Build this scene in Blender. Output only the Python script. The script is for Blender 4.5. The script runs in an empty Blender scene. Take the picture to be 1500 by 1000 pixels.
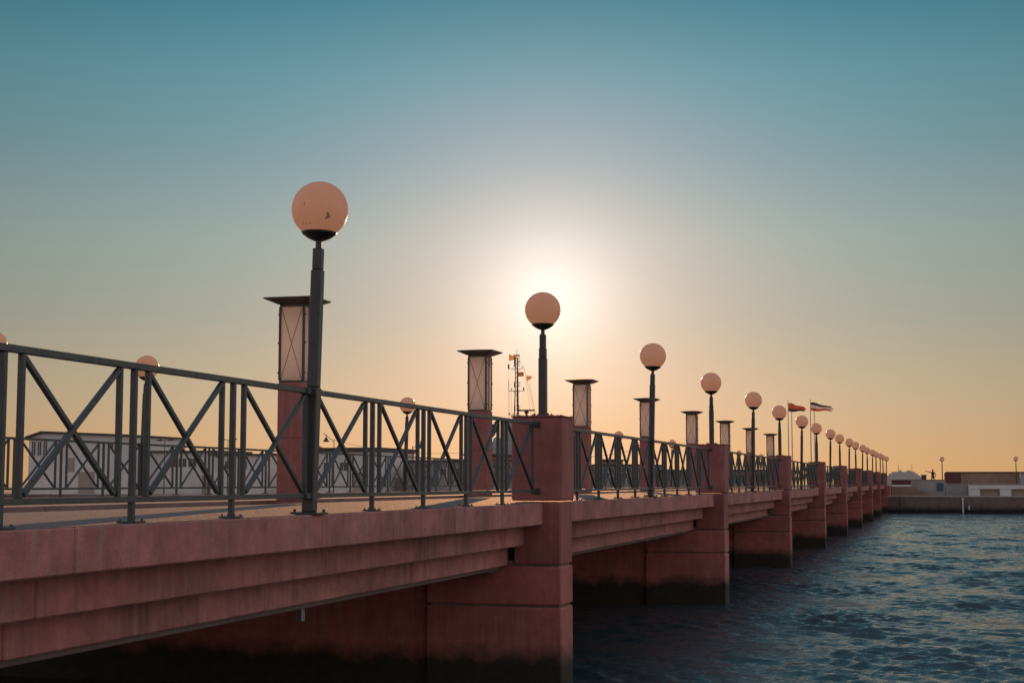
import bpy, bmesh, math, random
import numpy as np
from mathutils import Vector, Matrix
random.seed(7); rng = np.random.default_rng(7)
sc = bpy.context.scene
col = sc.collection
R = math.radians

# ------------------------------------------------------------------ camera
F, YAW, PITCH = 2246.3, 0.2716, 0.0917          # focal length in photo pixels (1500 wide)
cam = bpy.data.cameras.new('camera'); cam_o = bpy.data.objects.new('camera', cam); col.objects.link(cam_o)
cam.sensor_width = 36; cam.lens = F / 1500 * 36; cam.clip_start = .1; cam.clip_end = 12000
cam_o.location = (0, 0, 3.0); cam_o.rotation_euler = (math.pi / 2 + PITCH, 0, YAW)
sc.camera = cam_o

# ------------------------------------------------------------------ sky, sun, exposure
SUN_EL, SUN_AZ = 6.8, -14.15                     # degrees; azimuth from +Y towards +X
sun_dir = Vector((math.sin(R(SUN_AZ)) * math.cos(R(SUN_EL)), math.cos(R(SUN_AZ)) * math.cos(R(SUN_EL)), math.sin(R(SUN_EL))))
world = bpy.data.worlds.new('World'); sc.world = world; world.use_nodes = True

def build_world():
    nt = world.node_tree; N = nt.nodes; L = nt.links
    N.clear()
    out = N.new('ShaderNodeOutputWorld')
    def m(op, a, b=None, c=None, clamp=False):
        n = N.new('ShaderNodeMath'); n.operation = op; n.use_clamp = clamp
        for i, v in enumerate((a, b, c)):
            if v is None: continue
            if isinstance(v, (int, float)): n.inputs[i].default_value = v
            else: L.new(v, n.inputs[i])
        return n.outputs[0]
    tc = N.new('ShaderNodeTexCoord')
    nrm = N.new('ShaderNodeVectorMath'); nrm.operation = 'NORMALIZE'; L.new(tc.outputs['Generated'], nrm.inputs[0])
    sep = N.new('ShaderNodeSeparateXYZ'); L.new(nrm.outputs[0], sep.inputs[0])
    elev = m('MULTIPLY', m('ARCSINE', sep.outputs[2]), 180 / math.pi)
    dot = N.new('ShaderNodeVectorMath'); dot.operation = 'DOT_PRODUCT'; L.new(nrm.outputs[0], dot.inputs[0]); dot.inputs[1].default_value = sun_dir
    ang = m('MULTIPLY', m('ARCCOSINE', m('MINIMUM', dot.outputs['Value'], .999999)), 180 / math.pi)
    def ramp(fac, stops):
        r = N.new('ShaderNodeValToRGB'); r.color_ramp.interpolation = 'B_SPLINE' if False else 'EASE'
        e = r.color_ramp.elements
        while len(e) > 1: e.remove(e[0])
        e[0].position = stops[0][0]; e[0].color = (*stops[0][1], 1)
        for p, c in stops[1:]:
            k = e.new(p); k.color = (*c, 1)
        r.color_ramp.interpolation = 'LINEAR'
        L.new(fac, r.inputs[0]); return r.outputs[0]
    f = m('DIVIDE', elev, 60.0, clamp=True)
    d = lambda x: x / 60.0
    sunward = ramp(f, [(0, (.92, .50, .21)), (d(3), (.71, .53, .33)), (d(6), (.49, .49, .39)), (d(9), (.39, .49, .45)), (d(12), (.25, .42, .455)),
                       (d(15), (.155, .385, .465)), (d(18), (.065, .29, .37)), (d(30), (.05, .22, .32)), (1, (.04, .14, .25))])
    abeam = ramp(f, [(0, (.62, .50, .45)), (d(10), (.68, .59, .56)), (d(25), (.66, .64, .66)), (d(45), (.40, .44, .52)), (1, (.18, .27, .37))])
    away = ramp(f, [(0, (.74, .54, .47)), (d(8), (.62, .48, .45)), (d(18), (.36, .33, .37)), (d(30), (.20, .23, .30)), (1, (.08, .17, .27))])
    fall = m('MAXIMUM', m('SUBTRACT', 1.0, m('MULTIPLY', ang, .019)), .58)
    sw = N.new('ShaderNodeVectorMath'); sw.operation = 'SCALE'; L.new(sunward, sw.inputs[0]); L.new(fall, sw.inputs['Scale'])
    def blend(fac, a, b):
        x = N.new('ShaderNodeMix'); x.data_type = 'RGBA'; L.new(fac, x.inputs[0]); L.new(a, x.inputs[6]); L.new(b, x.inputs[7]); return x.outputs[2]
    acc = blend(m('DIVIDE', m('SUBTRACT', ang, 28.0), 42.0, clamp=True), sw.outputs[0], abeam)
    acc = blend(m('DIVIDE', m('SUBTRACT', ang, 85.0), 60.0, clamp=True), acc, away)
    # aureole round the sun
    def glow(width, power, colr):
        g = m('EXPONENT', m('MULTIPLY', m('POWER', m('DIVIDE', ang, width), power), -1.0))
        v = N.new('ShaderNodeVectorMath'); v.operation = 'SCALE'; v.inputs[0].default_value = colr; L.new(g, v.inputs['Scale']); return v.outputs[0]
    for g in (glow(2.4, 1.6, (.36, .36, .36)), glow(4.8, 1.6, (.22, .19, .135)), glow(8.0, 2.0, (.16, .0, .0))):
        a = N.new('ShaderNodeVectorMath'); a.operation = 'ADD'; L.new(acc, a.inputs[0]); L.new(g, a.inputs[1]); acc = a.outputs[0]
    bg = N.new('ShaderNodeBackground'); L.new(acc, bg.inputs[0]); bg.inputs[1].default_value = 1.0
    sky = N.new('ShaderNodeTexSky'); sky.sky_type = 'NISHITA'; sky.sun_disc = False
    sky.sun_elevation = R(SUN_EL); sky.sun_rotation = R(SUN_AZ); sky.dust_density = 1.0; sky.ozone_density = 3.0
    bg2 = N.new('ShaderNodeBackground'); L.new(sky.outputs[0], bg2.inputs[0]); bg2.inputs[1].default_value = .002
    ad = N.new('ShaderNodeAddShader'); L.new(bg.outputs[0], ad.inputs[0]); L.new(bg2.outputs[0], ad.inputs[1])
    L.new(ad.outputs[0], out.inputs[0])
build_world()

sun = bpy.data.lights.new('sun', 'SUN'); sun.energy = 3.6; sun.angle = R(.55); sun.color = (1, .46, .17)
sun_o = bpy.data.objects.new('sun', sun); col.objects.link(sun_o)
sun_o.rotation_euler = (-sun_dir).to_track_quat('-Z', 'Y').to_euler()
vs = sc.view_settings; vs.view_transform = 'Standard'; vs.look = 'None'; vs.exposure = 0; vs.gamma = 1; vs.use_curve_mapping = False

# ------------------------------------------------------------------ materials
def mat(name, base, rough=.7, noise=None, bump=None, streak=None, tide=None, metal=0, spec=.5, transl=None, grime=None):
    """noise=(scale, amount) colour mottling; bump=(scale, strength, distance); streak=(amount) vertical run marks;
    tide=(height, softness, colour) growth below a water mark (world z)"""
    M = bpy.data.materials.new(name); M.use_nodes = True
    nt = M.node_tree; N = nt.nodes; L = nt.links; b = N['Principled BSDF']
    b.inputs['Roughness'].default_value = rough; b.inputs['Metallic'].default_value = metal
    b.inputs['Specular IOR Level'].default_value = spec
    geo = N.new('ShaderNodeNewGeometry'); pos = geo.outputs['Position']
    c = N.new('ShaderNodeRGB'); c.outputs[0].default_value = (*base, 1); cur = c.outputs[0]
    def mixc(fac, a, bcol, mode='MIX'):
        x = N.new('ShaderNodeMix'); x.data_type = 'RGBA'; x.blend_type = mode
        L.new(fac, x.inputs[0]) if not isinstance(fac, float) else setattr(x.inputs[0], 'default_value', fac)
        L.new(a, x.inputs[6])
        if isinstance(bcol, tuple): x.inputs[7].default_value = (*bcol, 1)
        else: L.new(bcol, x.inputs[7])
        return x.outputs[2]
    def tex(scale, detail=6, vec=None, rough_=.6):
        t = N.new('ShaderNodeTexNoise'); t.inputs['Scale'].default_value = scale; t.inputs['Detail'].default_value = detail
        t.inputs['Roughness'].default_value = rough_
        L.new(vec or pos, t.inputs['Vector']); return t.outputs['Fac']
    def rng_(v, a, b_, lo=0., hi=1.):
        r = N.new('ShaderNodeMapRange'); r.inputs[1].default_value = a; r.inputs[2].default_value = b_
        r.inputs[3].default_value = lo; r.inputs[4].default_value = hi; L.new(v, r.inputs[0]); return r.outputs[0]
    if noise:
        sc_, amt = noise
        for s_, k in ((sc_, amt), (sc_ * 7, amt * .6)):
            h = N.new('ShaderNodeHueSaturation'); h.inputs['Hue'].default_value = .5
            L.new(rng_(tex(s_), .3, .7, 1 - k, 1 + k), h.inputs['Value']); L.new(cur, h.inputs['Color']); cur = h.outputs[0]
    if streak:
        mp = N.new('ShaderNodeMapping'); mp.inputs['Scale'].default_value = (9, 9, .55); L.new(pos, mp.inputs[0])
        s1 = rng_(tex(1.6, 8, mp.outputs[0]), .46, .70); big = rng_(tex(.55, 3), .36, .60)
        mu = N.new('ShaderNodeMath'); mu.operation = 'MULTIPLY'; L.new(s1, mu.inputs[0]); L.new(big, mu.inputs[1])
        mu2 = N.new('ShaderNodeMath'); mu2.operation = 'MULTIPLY'; L.new(mu.outputs[0], mu2.inputs[0]); mu2.inputs[1].default_value = streak
        cur = mixc(mu2.outputs[0], cur, (.44, .28, .25))
        mp2 = N.new('ShaderNodeMapping'); mp2.inputs['Scale'].default_value = (6, 6, .4); mp2.inputs['Location'].default_value = (3.3, 7.1, 1); L.new(pos, mp2.inputs[0])
        s2 = rng_(tex(.8, 8, mp2.outputs[0]), .56, .85, 0, streak * .6)
        cur = mixc(s2, cur, (.075, .03, .03))
    if tide:
        hgt, soft, tcol = tide
        sp = N.new('ShaderNodeSeparateXYZ'); L.new(pos, sp.inputs[0])
        ad = N.new('ShaderNodeMath'); ad.operation = 'MULTIPLY_ADD'; L.new(tex(2.2, 8), ad.inputs[0]); ad.inputs[1].default_value = -.55; L.new(sp.outputs[2], ad.inputs[2])
        cur = mixc(rng_(ad.outputs[0], hgt - .28 + soft, hgt - .28 - soft), cur, tcol)
    L.new(cur, b.inputs['Base Color'])
    if bump:
        bs, st, di = bump
        bn = N.new('ShaderNodeBump'); bn.inputs['Strength'].default_value = st; bn.inputs['Distance'].default_value = di
        L.new(tex(bs, 8), bn.inputs['Height']); L.new(bn.outputs[0], b.inputs['Normal'])
        rr = rng_(tex(bs * .3, 5), .3, .7, max(0, rough - .12), min(1, rough + .12)); L.new(rr, b.inputs['Roughness'])
    if transl:
        t = N.new('ShaderNodeBsdfTranslucent'); t.inputs[0].default_value = (*transl[1], 1)
        mx = N.new('ShaderNodeMixShader'); mx.inputs[0].default_value = transl[0]
        L.new(b.outputs[0], mx.inputs[1]); L.new(t.outputs[0], mx.inputs[2]); L.new(mx.outputs[0], N['Material Output'].inputs[0])
    return M

ALGAE = (.032, .028, .016)
M = {}
M['concrete'] = mat('red_concrete', (.44, .17, .145), .82, (.8, .36), (38, .6, .016), .8)
M['pier'] = mat('red_concrete_pier', (.45, .14, .117), .8, (.8, .28), (30, .45, .014), .6, (.60, .15, ALGAE))
M['pillar'] = mat('red_plaster', (.34, .112, .098), .8, (1.1, .2), (40, .3, .008), .45)
M['soffit'] = mat('grey_concrete', (.24, .18, .16), .85, (1.2, .2), (30, .4, .01), .3)
M['paint'] = mat('green_grey_paint', (.055, .062, .062), .42, (3, .15), (60, .12, .003))
def rust_flecks(m_, amount=.6):
    nt = m_.node_tree; N = nt.nodes; L = nt.links; b = N['Principled BSDF']; src = b.inputs['Base Color'].links[0].from_socket
    geo = N.new('ShaderNodeNewGeometry'); t = N.new('ShaderNodeTexNoise'); t.inputs['Scale'].default_value = 9; t.inputs['Detail'].default_value = 9; t.inputs['Roughness'].default_value = .7
    L.new(geo.outputs['Position'], t.inputs['Vector'])
    r = N.new('ShaderNodeMapRange'); r.inputs[1].default_value = .60; r.inputs[2].default_value = .68; r.inputs[4].default_value = amount; L.new(t.outputs['Fac'], r.inputs[0])
    x = N.new('ShaderNodeMix'); x.data_type = 'RGBA'; L.new(r.outputs[0], x.inputs[0]); L.new(src, x.inputs[6]); x.inputs[7].default_value = (.10, .045, .025, 1); L.new(x.outputs[2], b.inputs['Base Color'])
rust_flecks(M['paint'])
M['lamp_paint'] = mat('dark_paint', (.05, .05, .05), .4, (3, .15), (60, .1, .003))
M['dish'] = mat('black_metal', (.015, .013, .013), .35)
M['globe'] = mat('opal_globe', (.64, .49, .43), .22, (2.5, .05), None, None, transl=(.70, (.97, .75, .60)))
M['glass'] = mat('frosted_glass', (.80, .74, .70), .3, (4, .04), transl=(.82, (.93, .90, .88)))
M['bronze'] = mat('bronze_paint', (.07, .05, .035), .45, (4, .2), (50, .15, .003))
M['steel'] = mat('galvanised', (.3, .3, .3), .45, metal=.6)
M['stain'] = mat('dried_dirt', (.40, .29, .24), .7, (12, .3), transl=(.5, (.55, .38, .28)))

def cobble_mat():
    m_ = mat('cobbles', (.21, .17, .165), .85, (1.2, .15), spec=.15)
    nt = m_.node_tree; N = nt.nodes; L = nt.links; b = N['Principled BSDF']
    geo = N.new('ShaderNodeNewGeometry')
    v = N.new('ShaderNodeTexVoronoi'); v.feature = 'DISTANCE_TO_EDGE'; v.inputs['Scale'].default_value = 10; v.inputs['Randomness'].default_value = .55
    L.new(geo.outputs['Position'], v.inputs['Vector'])
    mr = N.new('ShaderNodeMapRange'); mr.inputs[1].default_value = 0; mr.inputs[2].default_value = .18; L.new(v.outputs['Distance'], mr.inputs[0])
    bn = N.new('ShaderNodeBump'); bn.inputs['Strength'].default_value = .8; bn.inputs['Distance'].default_value = .02
    L.new(mr.outputs[0], bn.inputs['Height']); L.new(bn.outputs[0], b.inputs['Normal'])
    return m_
M['cobble'] = cobble_mat()
M['paving'] = mat('paving', (.30, .22, .19), .8, (1.5, .15), (25, .3, .008), spec=.2)
M['kerb'] = mat('kerb_stone', (.26, .15, .13), .75, (2, .2), (30, .3, .008))

# ------------------------------------------------------------------ mesh helpers
class MB:
    def __init__(s): s.v = []; s.f = []; s.sm = []
    def add(s, vs_, fs, smooth=False):
        o = len(s.v); s.v += [tuple(p) for p in vs_]; s.f += [tuple(i + o for i in f) for f in fs]; s.sm += [smooth] * len(fs); return s
    def box(s, x0, x1, y0, y1, z0, z1, bev=0., mtx=None):
        lo = (x0, y0, z0); hi = (x1, y1, z1)
        vs_, fs = [], []
        if bev <= 0:
            vs_ = [((x0, x1)[i & 1], (y0, y1)[i >> 1 & 1], (z0, z1)[i >> 2 & 1]) for i in range(8)]
            fs = [(0, 2, 3, 1), (4, 5, 7, 6), (0, 1, 5, 4), (2, 6, 7, 3), (0, 4, 6, 2), (1, 3, 7, 5)]
        else:
            idx = {}
            for i in range(8):
                sg = [(i >> a) & 1 for a in range(3)]
                for a in range(3):
                    p = []
                    for k in range(3):
                        e = hi[k] if sg[k] else lo[k]
                        if k != a: e += -bev if sg[k] else bev
                        p.append(e)
                    idx[(i, a)] = len(vs_); vs_.append(tuple(p))
            for a in range(3):
                b_, c_ = [k for k in range(3) if k != a]
                for sgn in (0, 1):
                    q = [idx[((sgn << a) | (u << b_) | (w << c_), a)] for u, w in ((0, 0), (1, 0), (1, 1), (0, 1))]
                    fs.append(tuple(q))
            for a in range(3):                     # edges parallel to axis a
                b_, c_ = [k for k in range(3) if k != a]
                for u in (0, 1):
                    for w in (0, 1):
                        i0 = (u << b_) | (w << c_); i1 = i0 | (1 << a)
                        fs.append((idx[(i0, b_)], idx[(i0, c_)], idx[(i1, c_)], idx[(i1, b_)]))
            for i in range(8): fs.append((idx[(i, 0)], idx[(i, 1)], idx[(i, 2)]))
        if mtx is not None: vs_ = [tuple(mtx @ Vector(p)) for p in vs_]
        return s.add(vs_, fs)
    def bar(s, p, q, w, h, bev=0., up=(0, 0, 1)):
        p, q = Vector(p), Vector(q); d = q - p; l = d.length; d.normalize()
        u = Vector(up)
        if abs(d.dot(u)) > .98: u = Vector((1, 0, 0))
        x = d.cross(u).normalized(); z = x.cross(d)
        mt = Matrix((x, d, z)).transposed().to_4x4(); mt.translation = p
        return s.box(-w / 2, w / 2, 0, l, -h / 2, h / 2, bev, mt)
    def tube(s, pts, rad, n=10, cap=True):
        rings = []
        for i, p in enumerate(pts):
            p = Vector(p); a = Vector(pts[max(0, i - 1)]); b_ = Vector(pts[min(len(pts) - 1, i + 1)])
            d = (b_ - a).normalized(); u = Vector((0, 0, 1)) if abs(d.z) < .95 else Vector((1, 0, 0))
            x = d.cross(u).normalized(); y = d.cross(x)
            r = rad[i] if isinstance(rad, (list, tuple)) else rad
            rings.append([p + (x * math.cos(2 * math.pi * k / n) + y * math.sin(2 * math.pi * k / n)) * r for k in range(n)])
        vs_ = [v for r_ in rings for v in r_]
        fs = [(i * n + k, i * n + (k + 1) % n, (i + 1) * n + (k + 1) % n, (i + 1) * n + k) for i in range(len(pts) - 1) for k in range(n)]
        s.add(vs_, fs, True)
        if cap: s.add(rings[0], [tuple(range(n))[::-1]]); s.add(rings[-1], [tuple(range(n))])
        return s
    def lathe(s, prof, n=24, c=(0, 0, 0), smooth=True):
        vs_ = [(c[0] + r * math.cos(2 * math.pi * k / n), c[1] + r * math.sin(2 * math.pi * k / n), c[2] + z) for r, z in prof for k in range(n)]
        fs = [(i * n + k, i * n + (k + 1) % n, (i + 1) * n + (k + 1) % n, (i + 1) * n + k) for i in range(len(prof) - 1) for k in range(n)]
        return s.add(vs_, fs, smooth)
    def prism(s, poly, y0, y1):                    # polygon in x,z pushed along y
        n = len(poly); vs_ = [(x, y0, z) for x, z in poly] + [(x, y1, z) for x, z in poly]
        return s.add(vs_, [tuple(range(n)), tuple(range(2 * n - 1, n - 1, -1))] + [(i, (i + 1) % n + 0, (i + 1) % n + n, i + n) for i in range(n)])
    def mesh(s, name):
        me = bpy.data.meshes.new(name); me.from_pydata(s.v, [], s.f)
        for p, k in zip(me.polygons, s.sm): p.use_smooth = k
        bm = bmesh.new(); bm.from_mesh(me); bmesh.ops.recalc_face_normals(bm, faces=bm.faces); bm.to_mesh(me); bm.free()
        me.update(); return me
    def build(s, name, m_, parent=None, loc=(0, 0, 0)):
        me = s.mesh(name); me.materials.append(m_ if not isinstance(m_, str) else M[m_])
        return put(name, me, parent, loc)
def put(name, me, parent=None, loc=(0, 0, 0), rz=0):
    o = bpy.data.objects.new(name, me); col.objects.link(o); o.parent = parent; o.location = loc; o.rotation_euler[2] = rz; return o
def tag(o, label=None, cat=None, group=None, kind=None):
    for k, v in (('label', label), ('category', cat), ('group', group), ('kind', kind)):
        if v: o[k] = v
    return o
def thing(name, label, cat, loc=(0, 0, 0), rz=0, group=None):
    return tag(put(name, None, None, loc, rz), label, cat, group)
def kids(o): return [c for c in ALLKIDS(o)]
def ALLKIDS(o): return list(o.children)
def copy_tree(o, parent=None):
    c = o.copy(); col.objects.link(c); c.parent = parent
    for ch in list(o.children): copy_tree(ch, c)
    return c

# ------------------------------------------------------------------ key dimensions (metres, water level = 0)
DECK = 2.712; RAIL_X = -5.532; FAR_X = -16.735; MID_X = (RAIL_X + FAR_X) / 2
Y0, S, PAN = 13.0, 8.538, 1.5962                 # first lamp, lamp spacing, railing panel
NL = 19                                          # lamps in the row
QY = 158.6                                       # quay face across the far end

# ------------------------------------------------------------------ sea
def sea():
    def axis(dense):
        out = [dense[0][0]]
        for a, b_, st in dense:
            n = max(1, int(round((b_ - a) / st))); out += list(a + (b_ - a) * (np.arange(1, n + 1) / n))
        return np.array(out)
    xs = axis([(-6000, -400, 800), (-400, -40, 40), (-40, -12, 2), (-12, -7, .2), (-7, 10, .055), (10, 24, .3), (24, 200, 22), (200, 6000, 800)])
    ys = [-300., -100., -30., 0., 8., 14.]
    y = 14.
    while y < 160: y += max(.06, y * .0015); ys.append(y)
    ys += [180, 230, 300, 500, 900, 1500, 3000, 6000, 9000]
    ys = np.array(ys)
    X, Y = np.meshgrid(xs, ys)
    gx = np.gradient(xs)[None, :] * np.ones_like(X); gy = np.gradient(ys)[:, None] * np.ones_like(X)
    cell = np.maximum(gx, gy)
    Z = np.zeros_like(X); DX = np.zeros_like(X); DY = np.zeros_like(X)
    main = R(248)
    env = 1 + .38 * np.sin(.9 * X + .5 * Y + 1.3 * np.sin(.31 * Y)) + .32 * np.sin(.37 * X - .61 * Y + 1.7 * np.sin(.45 * X)) + .25 * np.sin(1.9 * X + 1.3 * Y + 2 * np.sin(.2 * Y))
    for i in range(72):
        lam = .15 * (1.05 / .15) ** rng.random()
        th = main + rng.normal(0, .55); kx, ky = math.cos(th), math.sin(th); k = 2 * math.pi / lam
        amp = .0054 * lam ** .85 * rng.uniform(.6, 1.3)
        fade = np.clip((lam / cell - 2.5) / 3.0, 0, 1)
        ph = k * (kx * X + ky * Y) + rng.random() * 6.283 + .8 * np.sin(.23 * X + .31 * Y + i)
        fade = fade * env; Z += fade * amp * (2.0 * ((np.sin(ph) + 1) / 2) ** 2.0 - .75); DX += fade * amp * .8 * kx * np.cos(ph); DY += fade * amp * .8 * ky * np.cos(ph)
    V = np.stack([X + DX, Y + DY, Z], -1).reshape(-1, 3)
    ny, nx = X.shape; i = np.arange(ny * nx).reshape(ny, nx)
    Fq = np.stack([i[:-1, :-1], i[:-1, 1:], i[1:, 1:], i[1:, :-1]], -1).reshape(-1, 4)
    me = bpy.data.meshes.new('sea'); me.vertices.add(len(V)); me.vertices.foreach_set('co', V.ravel())
    me.loops.add(Fq.size); me.loops.foreach_set('vertex_index', Fq.ravel())
    me.polygons.add(len(Fq)); me.polygons.foreach_set('loop_start', np.arange(0, Fq.size, 4)); me.polygons.foreach_set('loop_total', np.full(len(Fq), 4))
    me.polygons.foreach_set('use_smooth', np.ones(len(Fq), bool)); me.update(); me.validate()
    W = bpy.data.materials.new('sea_water'); W.use_nodes = True; nt = W.node_tree; N = nt.nodes; L = nt.links; b = N['Principled BSDF']
    b.inputs['Base Color'].default_value = (.05, .068, .074, 1); b.inputs['Roughness'].default_value = .03; b.inputs['IOR'].default_value = 1.333
    geo = N.new('ShaderNodeNewGeometry')
    mp = N.new('ShaderNodeMapping'); mp.inputs['Rotation'].default_value = (0, 0, R(-22)); mp.inputs['Scale'].default_value = (1, 2.0, 1); L.new(geo.outputs['Position'], mp.inputs[0])
    prev = None
    for s_, dist, st in ((3.6, .04, .8), (8, .024, 1.0), (20, .010, 1.0)):
        t = N.new('ShaderNodeTexNoise'); t.inputs['Scale'].default_value = s_; t.inputs['Detail'].default_value = 5; L.new(mp.outputs[0], t.inputs['Vector'])
        bn = N.new('ShaderNodeBump'); bn.inputs['Distance'].default_value = dist; bn.inputs['Strength'].default_value = st; L.new(t.outputs['Fac'], bn.inputs['Height'])
        if prev: L.new(prev, bn.inputs['Normal'])
        prev = bn.outputs[0]
    L.new(prev, b.inputs['Normal'])
    me.materials.append(W)
    tag(put('sea', me), kind='structure')
sea()

# ------------------------------------------------------------------ bridge
bridge = thing('bridge', 'long red concrete bridge with stepped side bands on pillared piers over the water', 'bridge', (0, 0, 0))
Y_START, Y_END = -14.0, QY + .4
# deck slab with its soffit
mb = MB(); mb.box(FAR_X - .4, RAIL_X - .85 + .4, Y_START, Y_END, 1.9, DECK - .02)
mb.build('deck_slab', 'soffit', bridge)
mb = MB()
for gx_ in np.linspace(-15.6, -6.9, 7): mb.box(gx_ - .22, gx_ + .22, Y_START, Y_END, 1.72, 1.9)
mb.build('deck_girder', 'soffit', bridge)
PIER_K = [k for k in range(-3, 18, 2)]
bands = [(.09, DECK, 2.405, .34), (-.19, 2.40, 2.11, .30), (-.43, 2.105, 1.83, .30)]    # outward offset from the lamp line, top, bottom, depth
panel_me = {}
def panel(length, h, dpt, which):
    key = (round(length, 2), which)
    if key not in panel_me:
        mb_ = MB(); mb_.box(-dpt, 0, 0, length, -h, 0, .012); me = mb_.mesh('fascia_panel'); me.materials.append(M['concrete']); panel_me[key] = me
    return panel_me[key]
for side, lx in ((1, RAIL_X), (-1, FAR_X)):
    for k in PIER_K[:-1]:
        ya, yb = Y0 + S * k + .352, Y0 + S * (k + 2) - .352
        mid = (ya + yb) / 2
        cuts = [ya, mid - 4.06, mid + 4.06, yb]
        for bi, (off, zt, zb, dp) in enumerate(bands):
            for a, b_ in zip(cuts[:-1], cuts[1:]):
                o = put('fascia_panel', panel(b_ - a - .012, zt - zb, dp, bi), bridge, (lx + side * off, a + .006, zt))
                if side < 0: o.rotation_euler[2] = math.pi; o.location.y = b_ - .006
        mbl = MB(); x_a, x_b = sorted((lx - side * .55, lx - side * .95)); mbl.box(x_a, x_b, ya, yb, 1.765, 1.9, .01); mbl.build('edge_beam', 'soffit', bridge)
# piers: blocks with open joints, wall between, pillar above the deck
def pier_meshes():
    d = {}
    def mk(n, m_, *boxes):
        b_ = MB()
        for bx_ in boxes: b_.box(*bx_)
        me = b_.mesh(n); me.materials.append(M[m_]); d[n] = me
    mk('pier_wall', 'pier', (FAR_X + 1.65, RAIL_X - 1.65, -.26, .26, -2.0, 1.60, .02), (FAR_X + 2.4, RAIL_X - 2.4, -.2, .2, 1.60, 1.73, .01))
    mk('pier_base', 'pier', (-1.65, .352, -.352, .352, -2.0, 1.245, .02))
    mk('pier_block', 'pier', (-1.65, .352, -.352, .352, 1.275, 1.815, .02))
    mk('joint_core', 'soffit', (-1.60, .31, -.31, .31, 1.2, 1.9, 0))
    mk('pillar_shaft', 'pillar', (-.345, .345, -.345, .345, 1.845, 2.725, .018))
    mk('pillar', 'pillar', (-.372, .372, -.372, .372, 2.745, 3.93, .022))
    cap = MB(); cap.box(-.38, .38, -.38, .38, 3.93, 3.952, .008)
    for _ in range(26):                            # rough mortar lumps on the cap
        x, y = rng.uniform(-.36, .36, 2); r = rng.uniform(.008, .022); cap.box(x - r, x + r, y - r, y + r, 3.945, 3.952 + r * rng.uniform(.5, 1.2), r * .3)
    me = cap.mesh('pillar_cap'); me.materials.append(M['pillar']); d['pillar_cap'] = me
    mk('bearing', 'soffit', (-.9, -.62, -.62, -.36, 1.72, 1.83, .01))
    return d
PM = pier_meshes()
for k in PIER_K:
    y = Y0 + S * k
    w_ = put('pier_wall', PM['pier_wall'], bridge, (0, y, 0))
    for side, lx in ((1, RAIL_X), (-1, FAR_X)):
        rz = 0 if side > 0 else math.pi
        for n in ('pier_base', 'pier_block', 'joint_core', 'pillar_shaft', 'pillar', 'pillar_cap', 'bearing'):
            put(n, PM[n], w_, (lx, 0, 0), rz)
# drain stub under the deck
mb = MB(); mb.box(-6.33, -6.27, 14.58, 14.66, 1.60, 1.77, .006); mb.build('drain_stub', 'steel', bridge)

# pavements on the deck
def sheet(name, x0, x1, z, m_, th=.05):
    b_ = MB(); b_.box(x0, x1, Y_START, Y_END, z - th, z); return tag(b_.build(name, m_), kind='structure')
KX = 3.1
sheet('pavement', RAIL_X - KX, RAIL_X + .07, DECK + .004, 'cobble', .02)
sheet('far_pavement', FAR_X - .07, FAR_X + KX, DECK + .004, 'cobble', .02)
road = sheet('roadway', FAR_X + KX + .16, RAIL_X - KX - .16, DECK + .045, 'paving')
for nm, xk in (('kerb', RAIL_X - KX), ('kerb', FAR_X + KX + .16)):
    kb = tag(put(nm, None), kind='structure')
    st_me = MB().box(-.158, -.002, .004, 1.196, -.06, .05, .008).mesh('kerb_stone'); st_me.materials.append(M['kerb'])
    for i in range(60): put('kerb_stone', st_me, kb, (xk, 4 + 1.2 * i, DECK + .004))
    far = MB().box(-.158, -.002, 76.004, Y_END, -.06, .05, .008); far.build('kerb_stone', 'kerb', kb, (xk, 0, DECK + .004))

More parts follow.
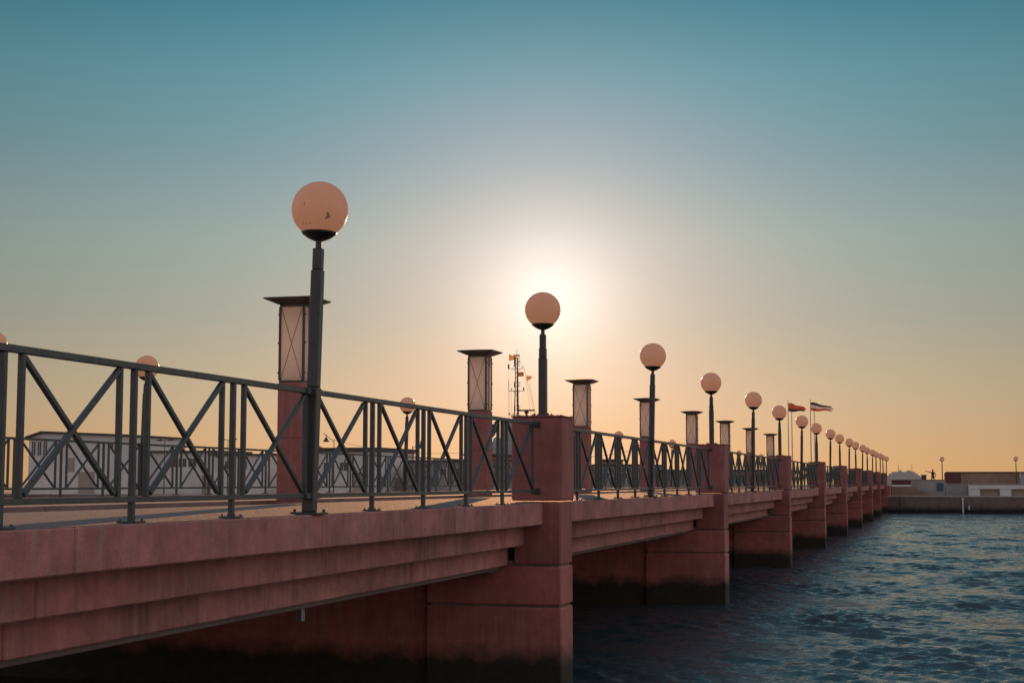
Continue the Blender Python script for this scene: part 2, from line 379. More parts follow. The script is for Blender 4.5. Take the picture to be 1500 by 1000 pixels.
# ------------------------------------------------------------------ railings
RT0, RT1, RB0, RB1 = 1.088, 1.135, .145, .187      # top rail, bottom rail heights over the deck
def railing(kind, simple=False):
    """section from a lamp (y=0) to the pillar (y=S); kind 'b' is its mirror"""
    L_ = S
    fl = (lambda y: y) if kind == 'a' else (lambda y: L_ - y)
    root = thing('bridge_railing', 'x', 'railing')
    parts = []
    def P(name): b_ = MB(); parts.append((name, b_)); return b_
    w = .043
    def bx(b_, x0, x1, ya, yb, z0, z1, bev=.004):
        y0, y1 = sorted((fl(ya), fl(yb))); b_.box(x0, x1, y0, y1, z0, z1, 0 if simple else bev)
    end = S - .372
    bx(P('top_rail'), -w / 2 - .006, w / 2 + .006, .05, end, RT0, RT1)
    bx(P('bottom_rail'), -w / 2 - .003, w / 2 + .003, .05, end, RB0, RB1)
    posts = [PAN * i for i in range(1, 5)]
    post_objs = []
    for yp in posts:
        b_ = P('post'); bx(b_, -w / 2, w / 2, yp - w / 2, yp + w / 2, 0, RT0 - .001)
    ups = [.12] + [yp + d for yp in posts for d in (-.2, .2)] + [5 * PAN - .05]
    for yu in ups:
        b_ = P('upright'); bx(b_, -w / 2 + .002, w / 2 - .002, yu - .02, yu + .02, RB1 - .001, RT0 + .001)
    edges = [(.12, PAN - .2)] + [(posts[i] + .2, posts[i + 1] - .2) for i in range(3)] + [(posts[3] + .2, 5 * PAN - .05)]
    for a, b2 in edges:
        for q, (za, zb) in enumerate(((RB1, RT0), (RT0, RB1))):
            b_ = P('diagonal'); dx = .008 * (1 if q else -1)
            b_.bar((dx, fl(a + .035), za + (.02 if za < zb else -.02)), (dx, fl(b2 - .035), zb + (-.02 if za < zb else .02)), .035, .037, 0 if simple else .003)
    # fixing plates: at the lamp and at the pillar
    for z0, z1 in ((RT0 - .006, RT1 + .006), (RB0 - .006, RB1 + .006)):
        bx(P('bracket'), -.045, .045, .052, .16, z0, z1)
        bx(P('wall_flange'), -.055, .055, end - .014, end, z0 - .02, z1 + .02)
    if simple:
        b_ = MB()
        for n, p in parts: b_.add(p.v, p.f)
        b_.build('lattice', 'paint', root)
    else:
        for n, p in parts:
            o = p.build(n, 'paint', root)
            if n == 'post': post_objs.append((o, None))
        i = 0
        for (o, _), yp in zip(post_objs, posts):
            b_ = MB(); bx(b_, -.075, .075, yp - .075, yp + .075, 0.002, .016, .003)
            for sx in (-1, 1):
                for sy in (-1, 1): b_.lathe([(0.001, .03), (.009, .03), (.009, .016)], 6, (sx * .055, fl(yp) + sy * .055, 0), False)
            b_.build('base_plate', 'paint', o)
    return root
proto = {('a', 0): railing('a'), ('b', 0): railing('b'), ('a', 1): railing('a', True), ('b', 1): railing('b', True)}
used = set()
ORD = ['zeroth', 'first', 'second', 'third', 'fourth', 'fifth', 'sixth', 'seventh', 'eighth', 'ninth', 'tenth']
for row, lx in (('near', RAIL_X), ('far', FAR_X)):
    for k in range(-1, 18):
        kd = 'a' if k % 2 == 0 else 'b'
        simple = 1 if (k > 8 or (row == 'far' and k > 4)) else 0
        key = (kd, simple)
        o = proto[key] if key not in used else copy_tree(proto[key]); used.add(key)
        o.location = (lx, Y0 + S * k, DECK + .004)
        if 'group' in o.keys(): del o['group']
        if row == 'near':
            n = (k - 1) // 2
            if k == 0: lb = 'green-grey crossed-bar railing section from the leaning stained globe lamp to the big pillar'
            elif k == -1: lb = 'green-grey crossed-bar railing ending at the leaning stained globe lamp, lantern pillar behind it'
            elif k == 1: lb = 'crossed-bar railing section fixed to the far face of the big pillar'
            elif k == 2: lb = 'crossed-bar railing section ending at the first red pillar beyond the big one'
            elif k % 2: lb = 'railing section starting at the far face of the %s red pillar beyond the big one' % ORD[n]
            else: lb = 'railing section ending at the near face of the %s red pillar beyond the big one' % ORD[k // 2]
            tag(o, lb, 'railing', 'railing sections along the water edge')
        else: tag(o, 'dark crossed-bar railing section on the edge of the bridge beyond the roadway', 'railing', 'railing sections beyond the roadway')

# ------------------------------------------------------------------ globe lamps
GR = .26
def globe_lamp(base_h):
    """base_h: height of the foot under the globe centre"""
    r = thing('globe_lamp', 'x', 'lamp')
    H = base_h
    b_ = MB(); b_.box(-.13, .13, -.13, .13, 0.001, .018, .004)
    for sx in (-1, 1):
        for sy in (-1, 1): b_.lathe([(.001, .045), (.014, .045), (.014, .018)], 6, (sx * .1, sy * .1, 0), False)
    b_.build('base_plate', 'lamp_paint', r)
    lo = min(1.15, H * .55)
    b_ = MB(); b_.box(-.056, .056, -.056, .056, .018, lo, .01); b_.box(-.050, .050, -.050, .050, lo, H - .56, .009)
    b_.box(-.043, .043, -.043, .043, H - .56, H - .36, .009); b_.build('post', 'lamp_paint', r)
    b_ = MB(); b_.lathe([(.029, H - .37), (.029, H - .262)], 14); n = b_.build('neck', 'lamp_paint', r)
    b_ = MB(); b_.lathe([(.001, -.292), (.05, -.290), (.10, -.268), (.150, -.232), (.166, -.212), (.160, -.206), (.10, -.225), (.001, -.235)], 32, (0, 0, H)); b_.build('dish', 'dish', r)
    prof = [(max(.001, GR * math.sin(t)), -GR * math.cos(t)) for t in np.linspace(R(37), math.pi, 26)]
    b_ = MB(); b_.lathe(prof, 40, (0, 0, H)); b_.build('globe', 'globe', r)
    return r
HG = 3.0 + 2.507
lampA = globe_lamp(HG - DECK - .004); lampB = globe_lamp(HG - 3.952)
def lamp_at(src, first, loc):
    o = src if first else copy_tree(src); o.location = loc; return o
fa = fb = True
for row, lx in (('near', RAIL_X), ('far', FAR_X)):
    for k in range(0 if row == 'near' else 1, NL):
        if k % 2 == 0 or k >= 18:
            o = lamp_at(lampA, fa, (lx, Y0 + S * k, DECK + .004)); fa = False
        else:
            o = lamp_at(lampB, fb, (lx, Y0 + S * k, 3.952)); fb = False
        if row == 'near':
            if k == 0: tag(o, 'large dirty globe lamp leaning slightly on a dark post in the railing', 'lamp'); o.rotation_euler[1] = R(1.45)
            elif k == 1: tag(o, 'globe lamp on the big near pillar, the low sun behind its globe', 'lamp')
            elif k % 2: tag(o, 'globe lamp on the %s red pillar beyond the big one' % ORD[(k - 1) // 2], 'lamp', 'globe lamps on the pillars')
            else: tag(o, 'globe lamp in the railing just before the %s red pillar beyond the big one' % ORD[k // 2] if k < 18 else 'globe lamp past the last red pillar where the bridge meets the quay', 'lamp', 'globe lamps in the railing')
        else: tag(o, 'small globe lamp on the edge of the bridge beyond the roadway', 'lamp', 'globe lamps beyond the roadway')
# lamp standing further along the bank on the left
o = copy_tree(lampA); o.location = (-16.735, 24.4, DECK + .004); tag(o, 'globe lamp half hidden behind the closest railing post', 'lamp')
if 'group' in o.keys(): del o['group']

# ------------------------------------------------------------------ lantern pillars
def lantern():
    r = thing('lantern_pillar', 'square lantern with crossed rods and a flat roof on a red pillar beside the roadway', 'lantern', group='lantern pillars along the roadway')
    a = .17
    b_ = MB(); b_.box(-.19, .19, -.19, .19, 0, 1.57, .012); b_.box(-.20, .20, -.20, .20, .84, .86, .003); b_.build('pillar', 'pillar', r)
    b_ = MB(); b_.box(-.178, .178, -.178, .178, 1.57, 1.60, .004); b_.box(-.178, .178, -.178, .178, 2.585, 2.62, .004); fr = b_.build('frame', 'bronze', r)
    for sx in (-1, 1):
        for sy in (-1, 1):
            b_ = MB(); b_.box(sx * a - .016, sx * a + .016, sy * a - .016, sy * a + .016, 1.60, 2.585, .003)
            for z in (1.70, 2.1, 2.48): b_.box(sx * (a + .018) - .012, sx * (a + .018) + .012, sy * a - .01, sy * a + .01, z - .012, z + .012, .002)
            b_.build('corner_post', 'bronze', r)
    for i in range(4):
        mt = Matrix.Rotation(i * math.pi / 2, 4, 'Z')
        b_ = MB(); b_.box(-a + .018, a - .018, -a - .004, -a + .004, 1.602, 2.583, 0, mt); g = b_.build('glass_pane', 'glass', r)
        b_ = MB()
        if i % 2 == 0:
            p, q = (-a + .02, -a - .010, 1.61), (a - .02, -a - .010, 2.575); p2, q2 = (a - .02, -a - .012, 1.61), (-a + .02, -a - .012, 2.575)
            b_.tube([mt @ Vector(p), mt @ Vector(q)], .004, 6); b_.tube([mt @ Vector(p2), mt @ Vector(q2)], .004, 6); b_.build('cross_rod', 'bronze', g)
        else:
            b_.box(-.035, -.015, -a - .02, -a - .006, 1.61, 2.575, .002, mt); b_.box(-.012, .04, -a - .014, -a - .006, 2.40, 2.575, .002, mt); b_.build('mullion', 'bronze', g)
    b_ = MB(); e = .345
    vs_ = []
    for h_, z in ((.20, 2.62), (e, 2.685), (e, 2.702), (.05, 2.735)): vs_ += [(-h_, -h_, z), (h_, -h_, z), (h_, h_, z), (-h_, h_, z)]
    fs = [(0, 1, 2, 3), (12, 13, 14, 15)] + [(4 * j + i, 4 * j + (i + 1) % 4, 4 * j + 4 + (i + 1) % 4, 4 * j + 4 + i) for j in range(3) for i in range(4)]
    b_.add(vs_, fs); b_.build('roof', 'bronze', r)
    return r
lan = lantern()
for k in range(8):
    o = lan if k == 0 else copy_tree(lan); o.location = (-8.30, 19.02 + S * k, DECK + .045)
    tag(o, ['lantern on a red pillar directly behind the leaning globe lamp', 'lantern on a red pillar behind the railing between the leaning lamp and the big pillar',
            'roofed lantern rising just past the big pillar, beyond its globe lamp'][k] if k < 3 else
        'roofed lantern with crossed rods, %s along the roadway beyond the big pillar' % ORD[k - 1], 'lantern', 'lantern pillars along the roadway')

# ------------------------------------------------------------------ far quay and everything on it
M['quay_face'] = mat('quay_concrete', (.17, .12, .105), .85, (.35, .3), (8, .4, .03), .4, (.5, .25, (.012, .012, .011)))
M['coping'] = mat('pale_coping', (.42, .36, .34), .8, (.6, .15))
M['ground'] = mat('quay_ground', (.20, .17, .15), .9, (.2, .2))
M['grey_wall'] = mat('grey_render', (.34, .31, .29), .85, (.4, .2), (6, .3, .02), .3)
M['brown_wall'] = mat('brown_stone', (.30, .19, .125), .9, (.5, .3), (5, .5, .05), .4)
M['white_wall'] = mat('white_render', (.74, .69, .64), .8, (.3, .1), None, .12)
M['white_paint'] = mat('white_paint', (.75, .73, .72), .5, (.2, .06))
M['roof'] = mat('dark_roof', (.09, .075, .07), .8, (.4, .2))
M['shutter'] = mat('beige_shutter', (.40, .32, .26), .7, (.6, .1))
M['window'] = mat('window_glass', (.03, .035, .04), .08)
M['teal'] = mat('teal_paint', (.05, .12, .14), .5)
M['maroon'] = mat('maroon_wall', (.14, .045, .045), .8, (.5, .2))
M['ship'] = mat('ship_grey', (.36, .36, .37), .5, (.2, .08))
M['mast'] = mat('mast_grey', (.05, .05, .05), .5)
M['rust'] = mat('brown_hill_stone', (.23, .16, .11), .9, (.25, .35), (2, .5, .1))
M['cloth_red'] = mat('red_cloth', (.40, .08, .05), .8, (3, .25), transl=(.3, (.5, .12, .06)))
M['cloth_orange'] = mat('ochre_cloth', (.55, .33, .14), .8, (3, .2), transl=(.5, (.75, .5, .24)))
M['skin'] = mat('skin', (.25, .13, .09), .6)
M['clothes'] = mat('dark_clothes', (.025, .025, .03), .9)

b_ = MB(); b_.box(-500, 320, QY + .5, 205, -3, 1.65); tag(b_.build('quay_ground', 'ground'), kind='structure')
b_ = MB(); b_.box(-4.9, 60, 165.3, 171.9, 1.66, 2.70); tag(b_.build('terrace', 'ground'), kind='structure')
qw = thing('quay_wall', 'long dark stained quay wall with a pale coping across the end of the water', 'wall', (0, QY, 0))
for i in range(-20, 13):
    b_ = MB(); b_.box(.02, 5.98, 0, .6, -3, 1.56, .03); b_.build('wall_block', 'quay_face', qw, (i * 6.0 - 4, 0, 0))
    b_ = MB(); b_.box(.01, 5.99, -.06, .62, 1.56, 1.70, .02); b_.build('coping_stone', 'coping', qw, (i * 6.0 - 4, 0, 0))
b_ = MB(); b_.box(FAR_X - .4, -4.95, QY + .3, 166, 1.6, 2.70); b_.build('abutment', 'concrete', bridge)
for x, z0, z1, r_, lb in ((2.05, .05, 1.5, .075, 'pale drain pipe running down the quay wall to the water'), (2.62, .35, .75, .05, 'short pale pipe stub low on the quay wall beside the long pipe')):
    b_ = MB(); b_.tube([(0, 0, z0), (0, 0, z1)], r_, 10); b_.box(-.13, .13, .02, .12, z1 - .12, z1 - .06, .01); tag(b_.build('drain_pipe', 'white_paint', None, (x, QY - .1, 0)), lb, 'pipe')

def wallthing(name, label, m_, x0, x1, y, z0, z1, dep=.4, cap=None, cat='wall'):
    t = thing(name, label, cat, ((x0 + x1) / 2, y, z0)); hw = (x1 - x0) / 2
    b_ = MB(); b_.box(-hw, hw, 0, dep, 0, z1 - z0, .015); b_.build('wall_face', m_, t)
    if cap: b_ = MB(); b_.box(-hw - .06, hw + .06, -.08, dep + .08, z1 - z0, z1 - z0 + cap[1], .01); b_.build('cap', cap[0], t)
    return t
wallthing('quay_parapet', 'grey rendered wall behind the quay in front of the standing person', 'grey_wall', -2.9, .45, 165, 1.65, 3.27, .25, ('grey_wall', .05))
wallthing('quay_parapet', 'lower grey wall below the long brown wall', 'grey_wall', .47, 60, 165, 1.65, 2.86, .25, ('coping', .05))
wallthing('maroon_wall', 'dark maroon wall beside the end of the bridge', 'maroon', -4.9, -2.95, 164.2, 2.78, 3.24, .4, ('maroon', .05))
wallthing('ledge', 'narrow white ledge under the dark maroon wall', 'white_paint', -4.9, -2.95, 163.6, 2.60, 2.74, .9)
b_ = MB(); b_.prism([(-4.9, 1.66), (-.6, 1.66), (-3.0, 2.58), (-4.9, 2.58)], 162.8, 164.8); tag(b_.build('ramp_wall', 'brown_wall'), 'brown sloping ramp wall below the white ledge at the end of the bridge', 'ramp')
bw = wallthing('brown_wall', 'long brown stone wall with a thin roof edge behind the quay', 'brown_wall', .55, 60, 173, 1.65, 4.05, 3.0, ('roof', .12))
b_ = MB(); b_.box(-29.9, -28.2, -.06, .02, 1.2, 2.4, .02); b_.build('end_pier', 'maroon', bw)
t = thing('white_building', 'low white building with dark recessed openings on the quay', 'building', (2.7, 162.6, 1.66))
b_ = MB(); b_.box(0, 22, .5, 2.2, 0, 1.08); b_.box(0, 22, -.05, .5, .70, 1.12, .01)
xx = 0
for a in (0, 3.0, 6.0, 9.0, 12., 15., 18.): b_.box(a, a + 1.1, 0, .5, 0, .70, .01)
b_.box(21, 22, 0, .5, 0, .7); b_.build('wall', 'white_wall', t)
b_ = MB(); b_.box(-.05, 22.05, -.1, 2.3, 1.12, 1.17, .01); b_.build('roof', 'coping', t)
for a in (0, 3., 6., 9., 12., 15., 18.): b_ = MB(); b_.box(a + 1.15, a + 2.95, .42, .49, .02, .62); b_.build('shutter', 'shutter', t)
b_ = MB(); b_.box(-.32, .32, -.03, .03, 0, .78, .01); b_.box(-.26, .26, -.045, -.03, .06, .72, .005); tag(b_.build('hatch', 'teal', None, (-.1, 164.95, 2.2)), 'small teal hatch in the grey wall near the lamp post', 'hatch')
b_ = MB(); b_.box(-.26, .26, -.26, .26, 0, 1.05, .02); b_.box(-.29, .29, -.29, .29, 1.05, 1.12, .02); tag(b_.build('litter_bin', 'mast', None, (-1.72, 169, 2.71)), 'dark square bin on the quay beside the standing person', 'bin')
b_ = MB(); b_.box(-.5, .9, 0, .5, 0, 2.0, .02); b_.box(-.55, .95, -.05, .55, 2.0, 2.08, .01); tag(b_.build('kiosk', 'grey_wall', None, (8.4, 167, 1.9)), 'grey utility cabinet at the end of the brown wall', 'cabinet')
for x, lb in ((.17, 'globe lamp on the quay next to the standing person'), (7.65, 'globe lamp standing in front of the long brown wall')):
    o = copy_tree(lampA); o.location = (x, 170, 2.71); o.rotation_euler = (0, 0, 0)
    if 'group' in o.keys(): del o['group']
    tag(o, lb, 'lamp')

# dirt on the first globe (added after the copies were made)
# dried dirt patches on the first globe
H = HG - DECK - .004
def patch(az, el, w, h):
    b_ = MB(); n = 9; vs_ = []; rr = GR + .0012
    for i in range(n):
        t = 2 * math.pi * i / n; q = rng.uniform(.6, 1.15)
        a_, e_ = az + w * q * math.cos(t), el + h * q * math.sin(t)
        vs_.append((rr * math.cos(e_) * math.sin(a_), -rr * math.cos(e_) * math.cos(a_), H + rr * math.sin(e_)))
    b_.add(vs_, [tuple(range(n))]); b_.build('dirt_patch', 'stain', lampA)
for az, el, w, h in ((.72, -.36, .09, .09), (.70, -.27, .07, .05), (.66, -.44, .05, .05), (-.17, .05, .03, .06), (-.35, -.62, .05, .03), (-.2, -.66, .06, .03), (.0, -.64, .05, .03)): patch(az, el, w, h)

# person on the quay, pointing out over the water
def person(loc):
    J = {'pelvis': (0, 0, .92, .13), 'chest': (0, 0, 1.25, .15), 'neck': (0, -.02, 1.45, .06), 'head0': (0, -.03, 1.53, .075), 'head': (0, -.03, 1.62, .095), 'crown': (0, -.02, 1.70, .07),
         'shl': (-.19, 0, 1.38, .065), 'ell': (-.46, -.06, 1.42, .045), 'wrl': (-.72, -.10, 1.52, .035), 'hnl': (-.82, -.11, 1.55, .035),
         'shr': (.19, 0, 1.38, .065), 'elr': (.27, .05, 1.10, .045), 'wrr': (.24, -.08, .88, .035), 'hnr': (.24, -.10, .80, .035),
         'hipl': (-.10, 0, .86, .095), 'knl': (-.12, -.03, .48, .065), 'anl': (-.13, .02, .09, .045), 'tol': (-.14, -.14, .04, .04),
         'hipr': (.10, 0, .86, .095), 'knr': (.13, -.02, .48, .065), 'anr': (.16, .03, .09, .045), 'tor': (.18, -.13, .04, .04)}
    E_ = [('pelvis', 'chest'), ('chest', 'neck'), ('neck', 'head0'), ('head0', 'head'), ('head', 'crown'), ('chest', 'shl'), ('shl', 'ell'), ('ell', 'wrl'), ('wrl', 'hnl'), ('chest', 'shr'), ('shr', 'elr'), ('elr', 'wrr'), ('wrr', 'hnr'),
          ('pelvis', 'hipl'), ('hipl', 'knl'), ('knl', 'anl'), ('anl', 'tol'), ('pelvis', 'hipr'), ('hipr', 'knr'), ('knr', 'anr'), ('anr', 'tor')]
    ks = list(J); me = bpy.data.meshes.new('person'); me.from_pydata([J[k][:3] for k in ks], [(ks.index(a), ks.index(b2)) for a, b2 in E_], [])
    o = put('person', me, None, loc); me.materials.append(M['clothes'])
    md = o.modifiers.new('skin', 'SKIN'); sv = me.skin_vertices[0].data
    for i, k in enumerate(ks): sv[i].radius = (J[k][3], J[k][3] * .85); sv[i].use_root = (k == 'pelvis')
    o.modifiers.new('sub', 'SUBSURF').levels = 2; o.modifiers['sub'].render_levels = 2
    return tag(o, 'person in dark clothes standing on the quay with one arm stretched out', 'person')
person((-.80, 168.5, 2.71))

# flagpoles with tattered flags
def flag(name, label, loc, w, h, m_list, droop, ragged):
    nx, nz = 26, 12; b_ = []; vs_, fs = [], []
    for i in range(nx + 1):
        t = i / nx
        for j in range(nz + 1):
            u = j / nz; sh = h * (1 - .55 * t); x = w * t * (1 - .06 * math.sin(u * 9 + 1))
            z = -droop * t ** 1.15 - u * sh + .05 * h * math.sin(9 * t + 2 * u)
            y = .16 * math.sin(8.5 * t + 2.2 * u) * (.3 + t)
            if t > .8: x -= ragged * (t - .8) * abs(math.sin(u * 17)) * 4
            vs_.append((x, y, z))
    for i in range(nx):
        for j in range(nz): fs.append((i * (nz + 1) + j, i * (nz + 1) + j + 1, (i + 1) * (nz + 1) + j + 1, (i + 1) * (nz + 1) + j))
    me = bpy.data.meshes.new(name); me.from_pydata(vs_, [], fs)
    for m_ in m_list: me.materials.append(M[m_])
    for p in me.polygons:
        p.use_smooth = True; j = p.index % nz; p.material_index = min(len(m_list) - 1, j * len(m_list) // nz)
    return tag(put(name, me, None, loc), label, 'flag')
M['cloth_dark'] = mat('dark_cloth', (.05, .05, .07), .8); M['cloth_white'] = mat('white_cloth', (.6, .58, .56), .8, transl=(.3, (.6, .55, .5)))
M['pole'] = mat('flagpole_paint', (.42, .38, .36), .5)
def pole(x, y, top, lb):
    t = thing('flagpole', lb, 'flagpole', (x, y, 1.65), group='flagpoles on the quay')
    b_ = MB(); b_.tube([(0, 0, 0), (0, 0, (top - 1.65) * .6), (0, 0, top - 1.65)], [.075, .06, .035], 10); b_.build('pole', 'pole', t)
    b_ = MB(); b_.lathe([(.001, .10), (.05, .07), (.06, .03), (.03, 0)], 10, (0, 0, top - 1.65)); b_.build('finial', 'mast', t)
    b_ = MB(); b_.box(-.2, .2, -.2, .2, 0, .25, .02); b_.build('foot', 'grey_wall', t)
pole(-17.35, 185, 12.7, 'tall flagpole flying a red flag on the quay'); pole(-16.98, 185.6, 12.4, 'bare pole standing beside the red flag')
pole(-14.72, 185, 12.75, 'tall flagpole flying a dark, white and red flag'); pole(-14.32, 185.6, 12.4, 'bare pole standing beside the striped flag')
flag('flag', 'tattered red flag trailing from a tall pole', (-17.30, 185, 12.45), 2.05, 1.05, ['cloth_red', 'cloth_red', 'cloth_dark'], .55, .12)
flag('flag', 'tattered flag of dark, white and red stripes trailing from a tall pole', (-14.67, 185, 12.5), 2.6, 1.05, ['cloth_dark', 'cloth_white', 'cloth_red'], .62, .14)

# distant ferry
M['ferry'] = mat('ferry_hazed_paint', (.55, .47, .40), .6, (.02, .06))  # beige stands in for distance haze, put into the ferry's colour
fy = thing('ferry', 'pale passenger ferry far out beyond the quay with two thin masts', 'ship', (-34, 1500, 0))
b_ = MB(); b_.prism([(-19, 0), (19, 0), (21, 6.2), (-21, 6.2)], -30, 60); b_.build('hull', 'ferry', fy)
for i, (w2, z0, z1) in enumerate(((17.5, 6.2, 8.0), (15.5, 8.0, 9.8), (13, 9.8, 11.6), (10.5, 11.6, 13.2))):
    b_ = MB(); b_.box(-w2, w2, -20 + i * 3, 40, z0, z1, .2); d_ = b_.build('deckhouse', 'ferry', fy)
    b_ = MB(); b_.box(-w2 + 1, w2 - 1, -20.1 + i * 3, -19.9 + i * 3, z0 + .6, z0 + 1.2); b_.build('window_band', 'ship', d_)
b_ = MB(); b_.box(-4.5, -1.5, 0, 6, 13.2, 14.8, .3); b_.box(3, 7, 0, 6, 13.2, 14.6, .3); b_.build('funnel', 'ferry', fy)
for x in (-4.5, 8): b_ = MB(); b_.tube([(x, 2, 13), (x, 2, 21)], [.28, .12], 8); b_.bar((x - 1, 2, 17.5), (x + 1, 2, 17.5), .15, .15); b_.build('mast', 'ship', fy)

# patrol ship with tall mast behind the quay
sh = thing('patrol_ship', 'grey patrol ship behind the quay with a tall antenna mast, radar bar and signal flags', 'ship', (-61.9, 225, 0))
b_ = MB(); b_.prism([(-14, -1), (13, -1), (17, 4.2), (-15, 3.6)], -3, 4); b_.build('hull', 'ship', sh)
b_ = MB(); b_.box(-9, 7, -2.4, 3.2, 3.8, 6.4, .15); b_.box(-4, 5, -2, 2.8, 6.4, 9.2, .15); b_.box(-2, 3.4, -1.6, 2.2, 9.2, 12.6, .15); b_.build('superstructure', 'ship', sh)
b_ = MB(); b_.lathe([(.001, 3.6), (.5, 3.3), (.75, 2.6), (.8, 1.6), (.85, 0)], 16, (-2.85, -1.0, 6.4)); b_.build('radome', 'ship', sh)
b_ = MB(); b_.lathe([(.001, 0), (.4, .06), (.75, .22), (.9, .4), (.75, .26), (.001, .05)], 18); d_ = b_.build('dish_antenna', 'mast', sh, (-3.55, -1.6, 10.7)); d_.rotation_euler = (R(75), R(20), R(30)); d_.scale = (.7, 1.3, 1)
b_ = MB()
for dx, dy in ((-.22, -.15), (.22, -.15), (0, .22)): b_.tube([(dx * 2.0, dy * 2, 9.2), (dx, dy, 17), (dx * .7, dy * .7, 22.0)], [.09, .075, .05], 6)
z = 9.6
while z < 21.8:
    b_.bar((-.2, -.14, z), (.2, -.14, z + .35), .04, .04); b_.bar((.2, -.14, z), (0, .2, z + .35), .04, .04); b_.bar((-.3, -.14, z + .35), (.3, -.14, z + .35), .05, .05); z += .7
b_.tube([(0, 0, 22), (0, 0, 23.2)], .035, 6); b_.bar((.1, 0, 22.3), (-.55, 0, 22.35), .1, .16); b_.bar((-.1, 0, 22.3), (.45, 0, 22.3), .3, .2)
mm = b_.build('mast', 'mast', sh)
for zz, a, c in ((20.3, -1.35, 1.25), (16.9, -1.3, 1.1), (13.3, -1.35, .1)):
    b_ = MB()
    b_.bar((a, 0, zz), (c, 0, zz), .07, .07); b_.bar((a * .5, 0, zz), (0, 0, zz - .6), .05, .05)
    if c > .5: b_.bar((c * .5, 0, zz), (0, 0, zz - .6), .05, .05)
    b_.build('yard', 'mast', mm)
b_ = MB()
for x, z0, hh, w2 in ((-1.3, 20.3, .7, .12), (.95, 20.3, .5, .04), (-1.3, 16.9, 1.8, .03), (-.85, 16.9, .5, .05), (1.1, 16.9, .5, .1), (-1.2, 13.3, .3, .1)): b_.tube([(x, 0, z0), (x, 0, z0 + hh)], w2, 6)
b_.build('antenna', 'mast', mm)
b_ = MB()
for zz in (14.2, 17.8, 20.9, 21.6):
    b_.box(-.42, -.25, -.1, .1, zz - .35, zz + .45, .01)
    for q in range(3): b_.box(.2, .55, -.08, .08, zz - .2 + q * .28, zz - .12 + q * .28, .01)
b_.build('equipment', 'mast', mm)
for x0, z0, x1, z1 in ((-1.3, 20.2, -1.05, 9.3), (-1.3, 16.8, -1.25, 9.3), (-.9, 16.8, -.6, 9.3), (1.2, 20.2, 2.3, 12.6), (1.2, 20.2, 2.9, 12.6), (1.6, 18.8, 3.2, 12.6), (2.0, 18.6, 3.0, 12.6)):
    b_ = MB(); b_.tube([(x0, 0, z0), (x1, 0, z1)], .014, 5); b_.build('stay', 'mast', sh)
b_ = MB(); b_.tube([(1.8, -1, 12.6), (1.8, -1, 13.5)], [.28, .12], 10); b_.box(.55, 3.05, -1.15, -.85, 13.75, 13.98, .03); b_.box(1.5, 2.1, -1.2, -.8, 13.4, 13.75, .05); b_.build('radar', 'mast', sh)
flag('signal_flag', 'small orange flag at the top of the ship mast', (-61.9 - 1.25, 224.9, 22.5), 1.2, 1.0, ['cloth_orange'], .35, .05)
flag('signal_flag', 'small orange flag blowing out on the right of the ship mast', (-60.35, 224.9, 19.2), .85, .8, ['cloth_orange'], .1, .03)
b_ = MB(); b_.box(-.5, .45, -.1, .1, -.3, .35, .08); tag(b_.build('signal_flag', 'cloth_orange', None, (-61.2, 224.8, 19.4)), 'furled brownish flag bundle hanging from the upper yard', 'flag')

# buildings on the left part of the quay
def building(name, label, x0, x1, y, z1, dep, wallm, roof, windows=(), doors=(), group=None):
    t = thing(name, label, 'building', ((x0 + x1) / 2, y, 1.65)); hw = (x1 - x0) / 2; h = z1 - 1.65
    b_ = MB()
    if roof == 'gable':
        b_.prism([(-hw, 0), (hw, 0), (hw, h - .5), (-hw + 1.9, h), (-hw, h - .55)], 0, dep)
        b_.build('wall', wallm, t)
        b_ = MB(); b_.prism([(-hw - .3, h - .66), (-hw + 1.9, h + .02), (hw + .35, h - .48), (hw + .35, h - .28), (-hw + 1.9, h + .25), (-hw - .3, h - .4)], -.5, dep + .4); b_.build('roof', 'roof', t)
    else:
        b_.box(-hw, hw, 0, dep, 0, h); b_.build('wall', wallm, t)
        b_ = MB(); b_.box(-hw - .3, hw + .3, -.35, dep + .3, h, h + roof, .03); b_.build('roof', 'roof', t)
    for wx, wz, ww, wh in windows:
        f_ = MB(); f_.box(-ww / 2 - .06, ww / 2 + .06, -.06, .0, -.06, wh + .06); fo = f_.build('window', 'white_paint', t, (wx - (x0 + x1) / 2, 0, wz - 1.65))
        p_ = MB(); p_.box(-ww / 2, ww / 2, -.075, -.062, 0, wh); p_.build('pane', 'window', fo)
        p_ = MB(); p_.box(-.025, .025, -.09, -.076, 0, wh); p_.build('mullion', 'white_paint', fo)
    for wx, wz, ww, wh in doors:
        f_ = MB(); f_.box(-ww / 2, ww / 2, -.05, 0, 0, wh, .01); f_.build('door', 'shutter', t, (wx - (x0 + x1) / 2, 0, wz - 1.65))
    return t
building('warehouse', 'white warehouse with a low dark pitched roof and small upper windows', -107.2, -93.4, 165, 9.0, 14, 'white_wall', 'gable',
         [(-106.5, 6.3, .5, 1.7), (-105.7, 6.3, .5, 1.7), (-104.9, 6.3, .5, 1.7), (-96, 7.2, .7, .5)], [(-101.3, 4.3, .9, 1.7), (-99.2, 1.7, 2.2, 2.6)])
building('house', 'narrow pale blue-grey block beside the white warehouse', -95.3, -93.0, 172, 6.6, 8, 'grey_wall', .2)
b2_ = building('house', 'pale house with a flat dark roof and a row of large windows', -92.6, -83.5, 168, 6.6, 9, 'white_wall', .25, [(-89.3, 4.9, 1.0, 1.0), (-88.0, 4.9, 1.0, 1.0), (-86.7, 4.9, 1.0, 1.0)], [(-84.8, 1.7, 1.2, 2.2)])
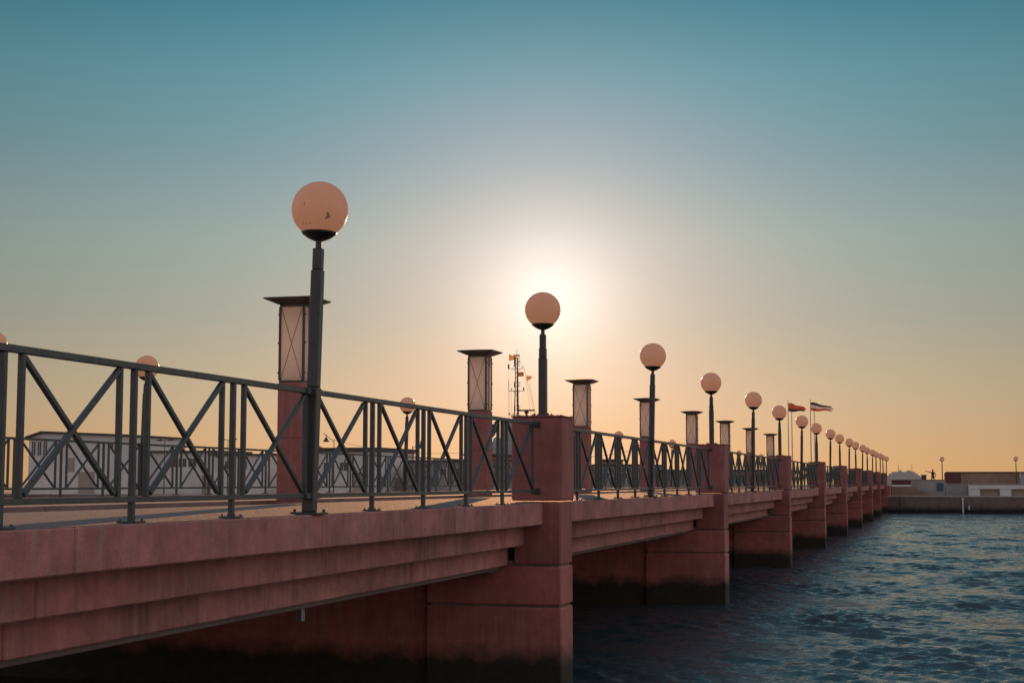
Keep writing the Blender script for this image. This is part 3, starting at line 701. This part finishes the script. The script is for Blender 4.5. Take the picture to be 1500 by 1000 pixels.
building('warehouse', 'long white shed behind the lantern on its red pillar', -83.2, -76, 166, 6.2, 10, 'white_wall', .18, [(-81, 4.6, .8, .9), (-79, 4.6, .8, .9)])
building('warehouse', 'white quay building with an overhanging flat grey roof', -70.5, -61.6, 165, 6.55, 12, 'white_wall', .45, [(-68, 4.4, .9, .9), (-66, 4.4, .9, .9)], [(-64, 1.7, 1.8, 2.4)])
building('harbour_wall', 'low grey harbour building between the white quay building and the ship', -59.4, -46, 168, 5.4, 8, 'grey_wall', .2, [(-57, 3.8, .8, .8), (-55, 3.8, .8, .8), (-53, 3.8, .8, .8)])
building('house', 'brown upper block set behind the grey harbour building', -56.2, -51.8, 180, 6.3, 6, 'rust', .2)
building('harbour_wall', 'long low grey harbour shed behind the railing beyond the big pillar', -45.5, -31, 168, 4.9, 8, 'grey_wall', .15, [(-43, 3.4, .8, .7), (-41, 3.4, .8, .7), (-36, 3.4, .8, .7), (-34, 3.4, .8, .7)])
building('house', 'brown square block rising above the long harbour shed', -38.6, -36.8, 177, 5.6, 5, 'rust', .15)
building('harbour_wall', 'low grey sheds at the end of the row near the flagpoles', -30.6, -19, 172, 4.3, 8, 'grey_wall', .15)
b_ = MB(); b_.box(-62, -59, 170, 175, 1.65, 3.6, .03); tag(b_.build('parapet', 'grey_wall'), 'short low wall in the gap between two quay buildings', 'wall')
b_ = MB()                                         # brown rocky hill behind the sheds
nx = 40
for j, (yy, sc_) in enumerate(((196, .0), (199, .8), (202, 1.0), (205, .85), (210, .4))): b_.v += [(-99 + 26 * i / nx, yy, 1.2 + sc_ * (6.9 * max(0, math.sin(math.pi * i / nx)) ** .6 + .25 * math.sin(i * 1.7 + j))) for i in range(nx + 1)]
for j in range(4):
    for i in range(nx): b_.f.append((j * 41 + i, j * 41 + i + 1, (j + 1) * 41 + i + 1, (j + 1) * 41 + i)); b_.sm.append(True)
tag(b_.build('hill', 'rust'), kind='structure')

# street lights on the quay
def street_light(loc, h, kind, lb):
    t = thing('street_light', lb, 'street light', loc, 0)
    b_ = MB(); b_.tube([(0, 0, 0), (0, 0, h * .5), (0, 0, h)], [.07, .055, .04], 8); b_.build('pole', 'mast', t)
    b_ = MB()
    if kind == 'twin':
        b_.bar((-.75, 0, h), (.75, 0, h + .05), .06, .06); b_.build('arm', 'mast', t)
        for s_ in (-1, 1): b_ = MB(); b_.box(s_ * .75 - .32, s_ * .75 + .32, -.14, .14, h + .02, h + .16, .03); b_.build('lamp_head', 'mast', t)
    else:
        d_ = kind
        b_.tube([(0, 0, h - .3), (d_ * .6, 0, h + .15), (d_ * 1.3, 0, h + .65)], .035, 6); b_.build('arm', 'mast', t)
        b_ = MB(); b_.lathe([(.03, .75), (.05, .35), (.16, .28), (.22, .1), (.36, -.12), (.34, -.14), (.001, -.05)], 14, (d_ * .95, 0, h - .15)); b_.build('lamp_head', 'mast', t)
street_light((-86.4, 160.5, 1.65), 6.15, 'twin', 'twin-headed street light above the pale house')
street_light((-78.4, 160.5, 1.65), 6.2, 'twin', 'twin-headed street light beside the brown hill')
street_light((-65.4, 160.5, 1.65), 6.2, -1, 'street light with one raised arm in front of the white quay building')
street_light((-56.1, 160.5, 1.65), 5.4, 1, 'street light with a bell shade over the gap in the quay buildings')
street_light((-30.4, 160.5, 1.65), 5.4, -1, 'street light with a bell shade beyond the big pillar')
for a, b2, lb in (((-65.4, 160.5, 7.75), (-45, 160.5, 6.9), 'thin overhead wire running right from the raised-arm street light'), ((-45, 160.5, 6.9), (-30.4, 160.5, 6.7), 'thin overhead wire reaching the bell-shaded street light')):
    b_ = MB(); b_.tube([tuple(Vector(a).lerp(Vector(b2), t) - Vector((0, 0, 1.1 * 4 * t * (1 - t)))) for t in np.linspace(0, 1, 14)], .018, 5); tag(b_.build('overhead_wire', 'mast'), lb, 'wire')
